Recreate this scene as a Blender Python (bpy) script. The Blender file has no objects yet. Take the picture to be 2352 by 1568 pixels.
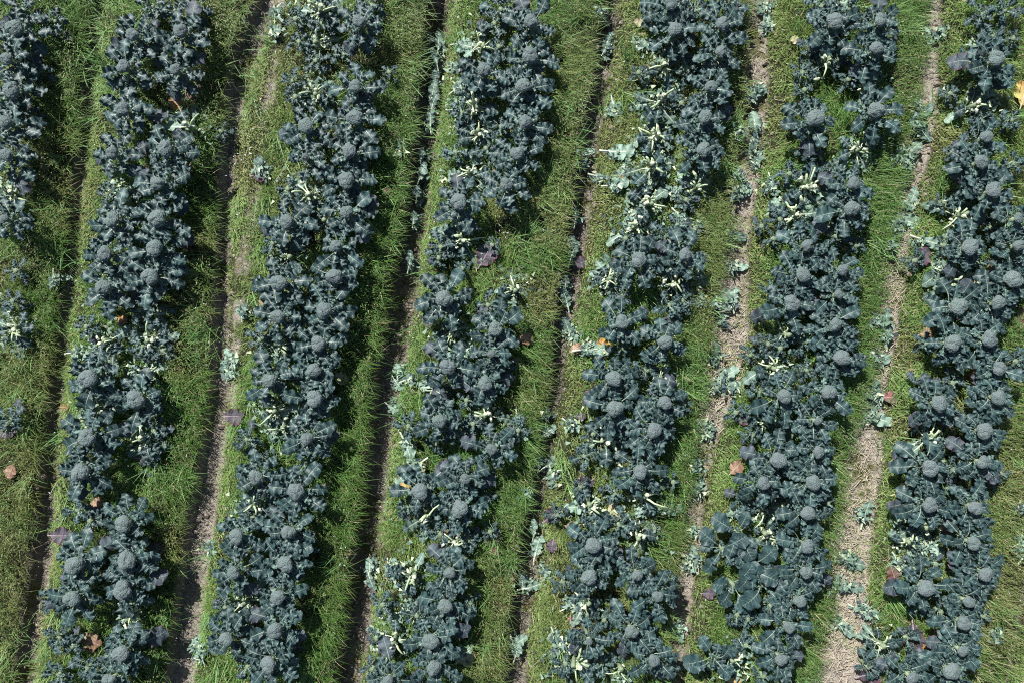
import bpy, math, random
import numpy as np
from mathutils import Vector, Matrix, Euler

R = math.radians
SC = bpy.context.scene
# ------------------------------------------------------------------ camera, sky, sun, exposure
CAM_H = 6.07                       # drone height over the bed tops (m)
PXM = 258.5                        # photo pixels (2352 wide) per metre at bed level
cam_d = bpy.data.cameras.new('camera'); cam_d.lens = 24; cam_d.sensor_width = 36
cam_d.clip_start = 0.1; cam_d.clip_end = 300
cam = bpy.data.objects.new('camera', cam_d); SC.collection.objects.link(cam)
cam.location = (0, 0, CAM_H); cam.rotation_euler = (0, 0, 0)
SC.camera = cam

SUN_EL = R(45)
SUN_AZ_VEC = Vector((-0.56, 0.83, 0)).normalized()      # horizontal direction TOWARDS the sun
w = bpy.data.worlds.new('World'); SC.world = w; w.use_nodes = True
nt = w.node_tree; nt.nodes.clear()
sky = nt.nodes.new('ShaderNodeTexSky'); sky.sky_type = 'NISHITA'; sky.sun_disc = False
sky.sun_elevation = SUN_EL
sky.sun_rotation = math.atan2(SUN_AZ_VEC.x, SUN_AZ_VEC.y)
bg = nt.nodes.new('ShaderNodeBackground'); bg.inputs[1].default_value = 0.05
wo = nt.nodes.new('ShaderNodeOutputWorld')
nt.links.new(sky.outputs[0], bg.inputs[0]); nt.links.new(bg.outputs[0], wo.inputs[0])
sd = bpy.data.lights.new('sun', 'SUN'); sd.energy = 5.0; sd.angle = R(0.53); sd.color = (1.0, 0.98, 0.94)
sun = bpy.data.objects.new('sun', sd); SC.collection.objects.link(sun)
sv = Vector((SUN_AZ_VEC.x * math.cos(SUN_EL), SUN_AZ_VEC.y * math.cos(SUN_EL), math.sin(SUN_EL)))
sun.rotation_euler = sv.to_track_quat('Z', 'Y').to_euler(); sun.location = (-6, 8, 12)
SC.view_settings.view_transform = 'Standard'; SC.view_settings.look = 'None'
SC.view_settings.exposure = 0.55; SC.view_settings.gamma = 1.0
SC.render.engine = 'CYCLES'
SC.cycles.max_bounces = 5; SC.cycles.diffuse_bounces = 2; SC.cycles.glossy_bounces = 2
SC.cycles.transmission_bounces = 3; SC.cycles.transparent_max_bounces = 6
SC.cycles.use_denoising = False
SC.cycles.pixel_filter_type = 'BLACKMAN_HARRIS'; SC.cycles.filter_width = 1.05

# ------------------------------------------------------------------ helpers
COL = SC.collection
def P(u, v, z=0.0):
    """photo pixel (2352x1568) on the level z -> world x, y"""
    k = (CAM_H - z) / CAM_H / PXM
    return (u - 1176) * k, (784 - v) * k

def tag(o, label=None, cat=None, group=None, kind=None):
    if label: o['label'] = label
    if cat: o['category'] = cat
    if group: o['group'] = group
    if kind: o['kind'] = kind
    return o

def link(o, parent=None):
    COL.objects.link(o)
    if parent is not None: o.parent = parent
    return o

def mesh_np(name, verts, faces_flat, loops_per, smooth=True):
    """verts (N,3); faces_flat int array; loops_per int (3 or 4) or array"""
    me = bpy.data.meshes.new(name)
    nv = len(verts); nl = len(faces_flat)
    if np.isscalar(loops_per):
        nf = nl // loops_per; tot = np.full(nf, loops_per, dtype=np.int32)
    else:
        tot = np.asarray(loops_per, dtype=np.int32); nf = len(tot)
    start = np.concatenate(([0], np.cumsum(tot)[:-1])).astype(np.int32)
    me.vertices.add(nv); me.vertices.foreach_set('co', np.asarray(verts, dtype=np.float32).ravel())
    me.loops.add(nl); me.loops.foreach_set('vertex_index', np.asarray(faces_flat, dtype=np.int32))
    me.polygons.add(nf); me.polygons.foreach_set('loop_start', start); me.polygons.foreach_set('loop_total', tot)
    me.update(calc_edges=True)
    me.polygons.foreach_set('use_smooth', np.full(nf, smooth, dtype=bool))
    return me

def set_attr(me, name, kind, arr):
    a = me.attributes.new(name, kind, 'POINT')
    key = {'FLOAT': 'value', 'FLOAT_COLOR': 'color', 'FLOAT_VECTOR': 'vector'}[kind]
    a.data.foreach_set(key, np.asarray(arr, dtype=np.float32).ravel())

_T = {}
def vnoise(x, y, scale, seed=0):
    if seed not in _T: _T[seed] = np.random.RandomState(seed).rand(256, 256)
    T = _T[seed]
    X = x / scale + 1000.37; Y = y / scale + 1000.71
    xi = np.floor(X).astype(int); yi = np.floor(Y).astype(int)
    fx = X - xi; fy = Y - yi
    fx = fx * fx * (3 - 2 * fx); fy = fy * fy * (3 - 2 * fy)
    a = T[xi % 256, yi % 256]; b = T[(xi + 1) % 256, yi % 256]
    c = T[xi % 256, (yi + 1) % 256]; d = T[(xi + 1) % 256, (yi + 1) % 256]
    return (a * (1 - fx) + b * fx) * (1 - fy) + (c * (1 - fx) + d * fx) * fy
def fbm(x, y, scale, seed=0, octv=4, gain=0.5):
    s = 0; amp = 1; tot = 0
    for k in range(octv):
        s = s + amp * vnoise(x, y, scale / 2 ** k, seed + k * 17); tot += amp; amp *= gain
    return s / tot
def smooth(a, b, x):
    t = np.clip((x - a) / (b - a), 0, 1); return t * t * (3 - 2 * t)

# ------------------------------------------------------------------ materials
def new_mat(name):
    m = bpy.data.materials.new(name); m.use_nodes = True
    t = m.node_tree; t.nodes.clear()
    return m, t
def N(t, typ, **kw):
    n = t.nodes.new(typ)
    for k, v in kw.items(): setattr(n, k, v)
    return n
def inp(t, sock, val):
    if hasattr(val, 'is_output') or isinstance(val, bpy.types.NodeSocket): t.links.new(val, sock)
    else: sock.default_value = val
def math_n(t, op, a, b=0.0, c=0.0, clamp=False):
    n = N(t, 'ShaderNodeMath', operation=op); n.use_clamp = clamp
    inp(t, n.inputs[0], a); inp(t, n.inputs[1], b)
    if op in ('SMOOTH_MIN', 'MULTIPLY_ADD', 'COMPARE', 'WRAP'): inp(t, n.inputs[2], c)
    return n.outputs[0]
def mix_c(t, f, a, b, mode='MIX'):
    n = N(t, 'ShaderNodeMix', data_type='RGBA', blend_type=mode)
    inp(t, n.inputs[0], f)
    for s, v in ((n.inputs[6], a), (n.inputs[7], b)):
        if isinstance(v, bpy.types.NodeSocket): t.links.new(v, s)
        else: s.default_value = (*v, 1)
    return n.outputs[2]
def maprange(t, v, a, b, c=0.0, d=1.0, typ='SMOOTHSTEP'):
    n = N(t, 'ShaderNodeMapRange', interpolation_type=typ)
    inp(t, n.inputs[0], v); n.inputs[1].default_value = a; n.inputs[2].default_value = b
    n.inputs[3].default_value = c; n.inputs[4].default_value = d
    return n.outputs[0]
def noise_n(t, vec, scale, detail=3, rough=0.55):
    n = N(t, 'ShaderNodeTexNoise'); t.links.new(vec, n.inputs['Vector'])
    n.inputs['Scale'].default_value = scale; n.inputs['Detail'].default_value = detail
    n.inputs['Roughness'].default_value = rough
    return n.outputs[0]
def principled(t, col, rough=0.6, spec=0.3, normal=None, transl=0.0, tcol=None):
    p = N(t, 'ShaderNodeBsdfPrincipled')
    inp(t, p.inputs['Base Color'], col if isinstance(col, bpy.types.NodeSocket) else (*col, 1))
    inp(t, p.inputs['Roughness'], rough)
    inp(t, p.inputs['Specular IOR Level'], spec)
    if normal is not None: t.links.new(normal, p.inputs['Normal'])
    out = N(t, 'ShaderNodeOutputMaterial')
    if transl > 0:
        tr = N(t, 'ShaderNodeBsdfTranslucent'); c = tcol if tcol is not None else col
        inp(t, tr.inputs[0], c if isinstance(c, bpy.types.NodeSocket) else (*c, 1))
        mx = N(t, 'ShaderNodeMixShader'); mx.inputs[0].default_value = transl
        t.links.new(p.outputs[0], mx.inputs[1]); t.links.new(tr.outputs[0], mx.inputs[2])
        t.links.new(mx.outputs[0], out.inputs[0])
    else: t.links.new(p.outputs[0], out.inputs[0])
    return p
def bump(t, h, strength=0.5, dist=0.01, normal=None):
    b = N(t, 'ShaderNodeBump'); b.inputs['Strength'].default_value = strength; b.inputs['Distance'].default_value = dist
    t.links.new(h, b.inputs['Height'])
    if normal is not None: t.links.new(normal, b.inputs['Normal'])
    return b.outputs[0]

def leaf_material(name, c1, c2, vein, edge=None, blotch=None, vein_amt=0.9, mid_w=0.055, under=None, rough=0.5, spots=0.0, rnd=0.35, transl=0.1, spec=0.35):
    m, t = new_mat(name)
    uv = N(t, 'ShaderNodeAttribute'); uv.attribute_name = 'luv'     # x along 0..1 (neg on stalk), y across -1..1, z halfwidth in m
    sx = N(t, 'ShaderNodeSeparateXYZ'); t.links.new(uv.outputs['Vector'], sx.inputs[0])
    U, V, W = sx.outputs
    oi = N(t, 'ShaderNodeObjectInfo')
    tc = N(t, 'ShaderNodeTexCoord')
    vabs = math_n(t, 'ABSOLUTE', V)
    nz = noise_n(t, tc.outputs['Object'], 22, 4)
    nf = noise_n(t, tc.outputs['Object'], 90, 3)
    base = mix_c(t, maprange(t, nz, 0.35, 0.65), c1, c2)
    base = mix_c(t, maprange(t, oi.outputs['Random'], 0, 1, 0, rnd), base, tuple(min(1, x * 1.7) for x in c2))
    base = mix_c(t, maprange(t, math_n(t, 'FRACT', math_n(t, 'MULTIPLY', oi.outputs['Random'], 7.31)), 0, 1, 0, .45), base, tuple(x * .45 for x in c1))
    if blotch: base = mix_c(t, maprange(t, noise_n(t, tc.outputs['Object'], 9, 4), 0.45, 0.62), base, blotch)
    if edge: base = mix_c(t, maprange(t, math_n(t, 'ADD', vabs, math_n(t, 'MULTIPLY', nz, 0.3)), 0.88, 1.15), base, edge)
    # side veins: oblique lines, thinning towards the margin
    d = math_n(t, 'SUBTRACT', U, math_n(t, 'MULTIPLY', vabs, 0.22))
    d = math_n(t, 'ADD', d, math_n(t, 'MULTIPLY', math_n(t, 'SUBTRACT', nf, 0.5), 0.05))
    fr = math_n(t, 'FRACT', math_n(t, 'MULTIPLY', d, 6.5))
    dist = math_n(t, 'ABSOLUTE', math_n(t, 'SUBTRACT', fr, 0.5))
    side = math_n(t, 'SUBTRACT', maprange(t, dist, 0.0, 0.085, 1, 0), math_n(t, 'MULTIPLY', vabs, 1.05), clamp=True)
    # midrib: constant real width, tapering
    off = math_n(t, 'MULTIPLY', vabs, W)
    wid = math_n(t, 'MULTIPLY', math_n(t, 'SUBTRACT', 1.05, U), mid_w * 0.09)
    mid = maprange(t, math_n(t, 'DIVIDE', off, math_n(t, 'MAXIMUM', wid, 0.0008)), 0.55, 1.0, 1, 0)
    vv = math_n(t, 'MAXIMUM', mid, math_n(t, 'MULTIPLY', side, 0.75))
    stalk = maprange(t, U, -0.02, 0.01, 1, 0)
    vv = math_n(t, 'MAXIMUM', vv, math_n(t, 'MULTIPLY', stalk, 0.8))
    base = mix_c(t, math_n(t, 'MULTIPLY', vv, vein_amt), base, vein)
    if spots > 0:
        vo = N(t, 'ShaderNodeTexVoronoi'); t.links.new(tc.outputs['Object'], vo.inputs['Vector']); vo.inputs['Scale'].default_value = 38
        base = mix_c(t, maprange(t, vo.outputs[0], 0.16, 0.24, spots, 0), base, (0.08, 0.055, 0.035))
    if under is not None:
        ge = N(t, 'ShaderNodeNewGeometry')
        base = mix_c(t, ge.outputs['Backfacing'], base, under)
    hgt = math_n(t, 'ADD', math_n(t, 'MULTIPLY', nf, 0.6), math_n(t, 'MULTIPLY', nz, 0.7))
    hgt = math_n(t, 'SUBTRACT', hgt, math_n(t, 'MULTIPLY', side, 0.5))
    nrm = bump(t, hgt, 0.6, 0.008)
    principled(t, base, rough, spec, nrm, transl, mix_c(t, 0.5, base, (0.10, 0.22, 0.05)))
    return m

M = {}
M['leaf'] = leaf_material('broccoli_leaf', (0.023, 0.052, 0.058), (0.050, 0.100, 0.100), (0.50, 0.60, 0.47), under=(0.11, 0.17, 0.145), rough=0.44, spec=0.5, vein_amt=.7, mid_w=.045, rnd=.3)
M['leaf_dark'] = leaf_material('dark_leaf', (0.050, 0.070, 0.090), (0.068, 0.095, 0.110), (0.38, 0.45, 0.38), edge=(0.10, 0.07, 0.10), under=(0.10, 0.14, 0.14), mid_w=0.045)
M['leaf_inner'] = leaf_material('inner_leaf', (0.038, 0.084, 0.080), (0.115, 0.195, 0.170), (0.46, 0.58, 0.42), under=(0.15, 0.23, 0.19), mid_w=0.035, rough=0.42, spec=0.55)
M['leaf_pale'] = leaf_material('pale_leaf', (0.19, 0.30, 0.24), (0.28, 0.40, 0.32), (0.72, 0.78, 0.62), under=(0.22, 0.32, 0.26), rnd=0.3, mid_w=0.08, rough=0.6)
M['leaf_mid'] = leaf_material('wilting_leaf', (0.10, 0.17, 0.15), (0.17, 0.26, 0.21), (0.62, 0.70, 0.52), under=(0.2, 0.3, 0.25), rnd=0.3, mid_w=0.08, rough=0.6)
M['leaf_purple'] = leaf_material('purple_leaf', (0.075, 0.068, 0.092), (0.115, 0.095, 0.118), (0.42, 0.34, 0.38), edge=(0.17, 0.06, 0.09), under=(0.17, 0.15, 0.17))
M['leaf_red'] = leaf_material('red_leaf', (0.22, 0.07, 0.09), (0.30, 0.10, 0.12), (0.62, 0.42, 0.22), blotch=(0.16, 0.13, 0.08), under=(0.3, 0.15, 0.15), side_dummy=None) if False else leaf_material('red_leaf', (0.22, 0.07, 0.09), (0.30, 0.11, 0.13), (0.62, 0.42, 0.30), blotch=(0.15, 0.12, 0.09), under=(0.3, 0.15, 0.15))
M['leaf_yellow'] = leaf_material('yellow_leaf', (0.55, 0.46, 0.14), (0.66, 0.50, 0.20), (0.74, 0.70, 0.45), blotch=(0.52, 0.30, 0.10), under=(0.5, 0.45, 0.2), spots=0.5)
M['leaf_orange'] = leaf_material('orange_leaf', (0.42, 0.21, 0.08), (0.48, 0.29, 0.12), (0.65, 0.5, 0.28), blotch=(0.24, 0.13, 0.07), under=(0.45, 0.25, 0.1), spots=0.5)
M['leaf_brown'] = leaf_material('withered_leaf', (0.36, 0.22, 0.15), (0.50, 0.36, 0.25), (0.6, 0.48, 0.34), blotch=(0.24, 0.13, 0.09), under=(0.4, 0.26, 0.18), spots=0.6)
M['leaf_beige'] = leaf_material('bleached_leaf', (0.50, 0.42, 0.28), (0.60, 0.52, 0.36), (0.7, 0.62, 0.45), blotch=(0.34, 0.36, 0.18), under=(0.5, 0.42, 0.28), spots=0.8)

def head_material():
    m, t = new_mat('broccoli_head'); tc = N(t, 'ShaderNodeTexCoord'); oi = N(t, 'ShaderNodeObjectInfo')
    vo = N(t, 'ShaderNodeTexVoronoi'); t.links.new(tc.outputs['Object'], vo.inputs['Vector']); vo.inputs['Scale'].default_value = 27
    v2 = N(t, 'ShaderNodeTexVoronoi'); t.links.new(tc.outputs['Object'], v2.inputs['Vector']); v2.inputs['Scale'].default_value = 11
    nz = noise_n(t, tc.outputs['Object'], 3, 3)
    c = mix_c(t, maprange(t, nz, 0.35, 0.65), (0.185, 0.24, 0.238), (0.22, 0.262, 0.275))
    c = mix_c(t, maprange(t, oi.outputs['Random'], 0, 1, 0, 0.5), c, (0.20, 0.27, 0.245))
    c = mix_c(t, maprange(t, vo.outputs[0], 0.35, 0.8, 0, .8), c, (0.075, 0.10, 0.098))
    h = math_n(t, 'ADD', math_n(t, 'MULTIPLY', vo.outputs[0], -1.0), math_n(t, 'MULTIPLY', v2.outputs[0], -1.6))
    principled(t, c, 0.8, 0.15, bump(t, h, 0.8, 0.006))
    return m
M['head'] = head_material()

def plain(name, c1, c2, scale=40, rough=0.6, spec=0.3, bs=0.3, transl=0.0):
    m, t = new_mat(name); tc = N(t, 'ShaderNodeTexCoord')
    nz = noise_n(t, tc.outputs['Object'], scale, 4)
    principled(t, mix_c(t, maprange(t, nz, 0.35, 0.65), c1, c2), rough, spec, bump(t, nz, bs, 0.01), transl)
    return m
M['stalk'] = plain('green_stalk', (0.16, 0.22, 0.13), (0.26, 0.32, 0.20))
M['cream'] = plain('cut_stalk', (0.30, 0.42, 0.24), (0.56, 0.62, 0.42), 28)
M['pith'] = plain('cut_pith', (0.48, 0.52, 0.36), (0.72, 0.73, 0.58), 45)
M['greenrib'] = plain('leaf_rib', (0.48, 0.60, 0.32), (0.62, 0.70, 0.46), 60)
M['straw'] = plain('straw', (0.46, 0.39, 0.30), (0.62, 0.55, 0.44), 30)

def attr_mat(name, rough=0.5, spec=0.3, transl=0.25):
    m, t = new_mat(name); a = N(t, 'ShaderNodeAttribute'); a.attribute_name = 'tint'
    principled(t, a.outputs['Color'], rough, spec, None, transl)
    return m
M['grass'] = attr_mat('grass_blades', 0.45, 0.35, 0.3)
M['bits'] = attr_mat('leaf_bits', 0.6, 0.25, 0.1)
M['petal'] = attr_mat('petals', 0.6, 0.2, 0.1)

def soil_material():
    m, t = new_mat('soil'); tc = N(t, 'ShaderNodeTexCoord')
    a = N(t, 'ShaderNodeAttribute'); a.attribute_name = 'bare'
    d = N(t, 'ShaderNodeAttribute'); d.attribute_name = 'dry'
    al = N(t, 'ShaderNodeAttribute'); al.attribute_name = 'algae'
    ob = tc.outputs['Object']
    n1 = noise_n(t, ob, 6, 6, 0.65); n2 = noise_n(t, ob, 60, 5, 0.7); n3 = noise_n(t, ob, 240, 3)
    damp = mix_c(t, maprange(t, n1, 0.35, 0.65), (0.10, 0.082, 0.068), (0.165, 0.135, 0.112))
    dry = mix_c(t, maprange(t, n2, 0.35, 0.7), (0.36, 0.315, 0.265), (0.58, 0.52, 0.44))
    c = mix_c(t, d.outputs['Fac'], damp, dry)
    c = mix_c(t, math_n(t, 'MULTIPLY', al.outputs['Fac'], maprange(t, n1, 0.4, 0.6)), c, (0.15, 0.155, 0.055))
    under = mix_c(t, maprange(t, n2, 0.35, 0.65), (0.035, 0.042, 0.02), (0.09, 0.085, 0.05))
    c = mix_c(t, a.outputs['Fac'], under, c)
    c = mix_c(t, maprange(t, n3, 0.6, 0.75, 0, 0.35), c, (0.42, 0.37, 0.30))
    # shrinkage cracks
    vo = N(t, 'ShaderNodeTexVoronoi', feature='DISTANCE_TO_EDGE'); vo.inputs['Scale'].default_value = 14
    wv = N(t, 'ShaderNodeMixRGB'); wv.inputs[0].default_value = 0.06
    t.links.new(ob, wv.inputs[1])
    nn = N(t, 'ShaderNodeTexNoise'); t.links.new(ob, nn.inputs['Vector']); nn.inputs['Scale'].default_value = 12
    t.links.new(nn.outputs['Color'], wv.inputs[2]); t.links.new(wv.outputs[0], vo.inputs['Vector'])
    crack = maprange(t, vo.outputs[0], 0.0, 0.045, 1, 0)
    h = math_n(t, 'ADD', math_n(t, 'MULTIPLY', n2, 1.0), math_n(t, 'MULTIPLY', crack, -0.8))
    h = math_n(t, 'ADD', h, math_n(t, 'MULTIPLY', n3, 0.35))
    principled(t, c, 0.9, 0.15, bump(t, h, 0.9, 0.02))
    return m
M['soil'] = soil_material()

# ------------------------------------------------------------------ terrain: raised beds and furrows
# (photo v, photo u of the furrow centre, half width in px), depth (m)
FUR = [
 ([(-200,245,8),(0,228,4),(330,195,8),(560,168,8),(800,150,5),(950,128,12),(1180,108,16),(1400,85,16),(1568,62,18),(1800,35,18)], 0.10, 0.35),
 ([(-200,650,22),(0,615,20),(130,562,30),(300,530,13),(500,514,12),(700,510,13),(900,505,22),(1100,478,28),(1300,448,30),(1568,414,30),(1800,380,40)], 0.11, 0.6),
 ([(-200,1035,16),(0,1008,18),(250,984,24),(500,950,22),(700,922,34),(850,893,32),(1050,868,26),(1250,842,28),(1480,812,30),(1568,800,30),(1800,770,30)], 0.23, 0.4),
 ([(-200,1432,14),(0,1402,18),(180,1376,20),(330,1351,22),(560,1318,22),(760,1288,20),(900,1268,15),(1020,1248,15),(1150,1228,18),(1300,1210,26),(1500,1185,24),(1568,1178,24),(1800,1150,20)], 0.20, 0.5),
 ([(-200,1765,30),(0,1745,30),(80,1742,25),(250,1735,26),(400,1712,26),(560,1692,32),(760,1672,46),(870,1655,42),(1000,1622,28),(1120,1602,22),(1250,1582,22),(1400,1562,24),(1568,1545,20),(1800,1520,12)], 0.08, 0.65),
 ([(-200,2165,10),(0,2142,18),(200,2125,25),(350,2108,25),(450,2082,22),(600,2058,24),(750,2032,30),(870,2012,24),(1000,1990,38),(1100,1974,46),(1250,1952,44),(1400,1942,46),(1568,1922,62),(1800,1890,50)], 0.06, 0.85),
 ([(-200,2580,3),(0,2545,3),(800,2430,3),(1568,2315,3),(1800,2280,3)], 0.05, 0.6),
 ([(-200,-150,14),(0,-170,14),(800,-250,14),(1568,-335,20),(1800,-360,20)], 0.13, 0.3),
 ([(-200,2980,16),(0,2945,16),(800,2830,16),(1568,2715,16),(1800,2680,16)], 0.10, 0.5),
]
STRIPS = [([(-50,655,10),(300,606,11),(480,576,14),(600,562,14),(700,548,14),(850,532,12),(940,520,14)], 0.01, 0.75)]
FW = []
for pts, dep, dry in FUR + STRIPS:
    a = np.array([(P(u, v, -dep * 0.6)[1], P(u, v, -dep * 0.6)[0], hw / PXM) for v, u, hw in pts])
    a = a[np.argsort(a[:, 0])]
    FW.append((a, dep, dry))
def fur_x(i, y):
    a = FW[i][0]
    xx = np.interp(y, a[:, 0], a[:, 1])
    lo = y < a[0, 0]; hi = y > a[-1, 0]
    sl = 0.13
    xx = np.where(lo, a[0, 1] + (y - a[0, 0]) * sl, xx); xx = np.where(hi, a[-1, 1] + (y - a[-1, 0]) * sl, xx)
    return xx
def terrain(x, y):
    """height, bare(0..1), dryness, bed fraction (0 left edge .. 1 right edge)"""
    x = np.asarray(x, float); y = np.asarray(y, float)
    z = 0.05 * (fbm(x, y, 0.55, 3) - 0.5) + 0.03 * (fbm(x, y, 0.12, 9) - 0.5)
    bare = np.zeros_like(x); dry = np.zeros_like(x) + 0.3
    wob = (fbm(x, y, 0.25, 21) - 0.5) * 0.07
    for i, (a, dep, dr) in enumerate(FW):
        strip = i >= len(FUR)
        hw = np.interp(y, a[:, 0], a[:, 2]); p = x - fur_x(i, y) + wob * 0.6
        core = smooth(hw + 0.035, hw - 0.015, np.abs(p + wob * 0.4))
        if strip: core = core * (y > a[0, 0]) * (y < a[-1, 0]) * smooth(0.35, 0.55, fbm(x, y, 0.2, 33))
        else:
            lw = smooth(-hw - 0.02, -hw + 0.04, p); rw = smooth(hw + 0.14, hw - 0.06, p)
            z = z - dep * lw * rw
        bare = np.maximum(bare, core)
        dry = np.where(core > 0.05, dr + 0.25 * smooth(-hw, hw, p), dry)
    # wheel clods in the furrows
    z = z + bare * (0.03 * (fbm(x, y, 0.07, 41, 3) - 0.5) + 0.018 * (vnoise(x, y, 0.025, 51) - 0.5))
    return z, bare, dry
def gz(x, y):
    return float(terrain(np.array([x]), np.array([y]))[0][0])

def bed_frac(x, y):
    """which bed (0..6) and where across it"""
    order = [7, 0, 1, 2, 3, 4, 5, 6, 8]
    xs = [fur_x(i, y) for i in order]
    bed = np.zeros_like(x, dtype=int) - 1; fr = np.zeros_like(x)
    for k in range(len(order) - 1):
        m = (x >= xs[k]) & (x < xs[k + 1]); bed[m] = k
        fr[m] = ((x - xs[k]) / (xs[k + 1] - xs[k]))[m]
    return bed, fr

def build_ground():
    fx = np.arange(-5.4, 5.401, 0.016); fy = np.arange(-3.8, 3.801, 0.018)
    out = np.array([0.1, 0.3, 0.7, 1.5, 3, 6, 12, 25, 50, 90])
    gx = np.concatenate((-5.4 - out[::-1], fx, 5.4 + out)); gy = np.concatenate((-3.8 - out[::-1], fy, 3.8 + out))
    X, Y = np.meshgrid(gx, gy, indexing='ij')
    z, bare, dry = terrain(X.ravel(), Y.ravel())
    al = smooth(0.45, 0.6, fbm(X.ravel(), Y.ravel(), 0.4, 77))
    v = np.stack((X.ravel(), Y.ravel(), z), 1)
    nx, ny = len(gx), len(gy)
    idx = np.arange(nx * ny).reshape(nx, ny)
    f = np.stack((idx[:-1, :-1], idx[1:, :-1], idx[1:, 1:], idx[:-1, 1:]), -1).reshape(-1)
    me = mesh_np('ground', v, f, 4)
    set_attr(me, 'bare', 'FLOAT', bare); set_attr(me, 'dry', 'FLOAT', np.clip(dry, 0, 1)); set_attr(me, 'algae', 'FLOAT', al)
    me.materials.append(M['soil'])
    o = link(bpy.data.objects.new('ground', me)); tag(o, kind='structure')
build_ground()

# ------------------------------------------------------------------ leaves
def leaf_mesh(name, seed, mat, L=0.34, Wd=0.075, stalk=0.35, p0=55, p1=-35, ruffle=0.016, cup=0.25, lobes=0.25, nu=26, nv=13, twist=0.0, round_=0.62, wavy=3.5, wr=0.0038):
    """one leaf: stalk then blade, starting at the origin and growing along +X, curved in the XZ plane"""
    rs = random.Random(seed)
    s_tot = np.linspace(0, 1, nu + 8)
    # centre line
    pitch = np.radians(p0 + (p1 - p0) * s_tot ** 1.1)
    ds = L / (len(s_tot) - 1)
    cx = np.concatenate(([0], np.cumsum(np.cos(pitch[:-1]) * ds))); cz = np.concatenate(([0], np.cumsum(np.sin(pitch[:-1]) * ds)))
    yaw = np.radians(twist) * s_tot
    cy = np.cumsum(np.sin(yaw)) * ds
    u = (s_tot - stalk) / (1 - stalk)                     # blade parameter
    ph = [rs.uniform(0, 6.28) for _ in range(10)]
    vs, luv, rows = [], [], []
    T = np.linspace(-1, 1, nv)
    for i, s in enumerate(s_tot):
        ui = u[i]
        ct = Vector((math.cos(pitch[i]), 0, math.sin(pitch[i]))); nn = Vector((-math.sin(pitch[i]), 0, math.cos(pitch[i])))
        row = []
        for j, tt in enumerate(T):
            sg = 1 if tt >= 0 else -1
            if ui > 0:
                uu = min(ui, 1.0)
                prof = 1.22 * min(1, uu * 2.2) ** 0.6 * max(0.0, 1 - uu ** 3.2) ** 0.5 * (0.82 + 0.18 * uu)
                lob = 1 + lobes * (abs(math.sin(math.pi * 2.0 * uu + ph[0] + sg * 0.5)) ** 0.7 - 0.65) * 1.1 * (1 - 0.35 * uu) + 0.035 * math.sin(2 * math.pi * 6.5 * uu + ph[1] + sg) + 0.02 * math.sin(2 * math.pi * 12 * uu + ph[2] + sg * 2)
                hw = Wd * prof * lob * (1 if sg > 0 else 1 + 0.12 * math.sin(ph[3])) + wr
                if uu > 0.93: lob2 = 1
            else: hw = wr * (1.0 + 0.9 * (-ui))
            a = abs(tt)
            y = hw * tt
            if ui > 0:
                edge = a ** 1.8
                dz = cup * hw * a ** 1.5 * 0.9
                dz += ruffle * edge * math.sin(2 * math.pi * wavy * ui + ph[4] + sg * 1.3) * min(1, ui * 5) * (hw / Wd + 0.3)
                dz += ruffle * 0.45 * edge * math.sin(2 * math.pi * wavy * 2.3 * ui + ph[5] - sg)
                dz += 0.004 * math.sin(60 * ui * L / 0.3 + ph[6]) * math.sin(5 * a + ph[7]) * a
                dz += 0.10 * hw * math.sin(2 * math.pi * 1.2 * ui + ph[8]) * tt
                dx = ruffle * 0.6 * edge * math.cos(2 * math.pi * wavy * ui + ph[4] + sg * 1.3)
                y *= 1 - 0.12 * edge * (0.5 + 0.5 * math.sin(2 * math.pi * wavy * 1.3 * ui + ph[9]))
            else:
                dz = -wr * 1.2 * (1 - a * a) * (-1); dx = 0
            p = Vector((cx[i], cy[i] + y, cz[i])) + nn * dz + ct * dx
            row.append(len(vs)); vs.append(p); luv.append((ui, tt, hw))
        rows.append(row)
    f = []
    for i in range(len(rows) - 1):
        for j in range(nv - 1):
            f += [rows[i][j], rows[i + 1][j], rows[i + 1][j + 1], rows[i][j + 1]]
    me = mesh_np(name, np.array([tuple(v) for v in vs]), np.array(f), 4)
    set_attr(me, 'luv', 'FLOAT_VECTOR', luv)
    me.materials.append(mat)
    return me

LV = {'outer': [], 'mid': [], 'inner': [], 'tiny': [], 'dark': [], 'bigleaf': []}
for k in range(12):
    r = random.Random(100 + k)
    LV['outer'].append(leaf_mesh('outer_leaf', 100 + k, M['leaf'], r.uniform(.25, .31), r.uniform(.050, .066), .46, r.uniform(44, 60), r.uniform(-55, -18), r.uniform(.013, .021), r.uniform(.0, .4), .14, twist=r.uniform(-25, 25), wavy=r.uniform(2.6, 4)))
    LV['mid'].append(leaf_mesh('middle_leaf', 200 + k, M['leaf'], r.uniform(.18, .23), r.uniform(.038, .052), .40, r.uniform(58, 76), r.uniform(-60, -10), r.uniform(.013, .021), r.uniform(.1, .5), .16, twist=r.uniform(-30, 30), wavy=r.uniform(2.6, 4)))
    LV['inner'].append(leaf_mesh('inner_leaf', 300 + k, M['leaf_inner'], r.uniform(.11, .16), r.uniform(.019, .030), .25, r.uniform(62, 80), r.uniform(-60, 10), r.uniform(.010, .016), r.uniform(.2, .6), .3, nu=18, nv=9, twist=r.uniform(-35, 35)))
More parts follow.
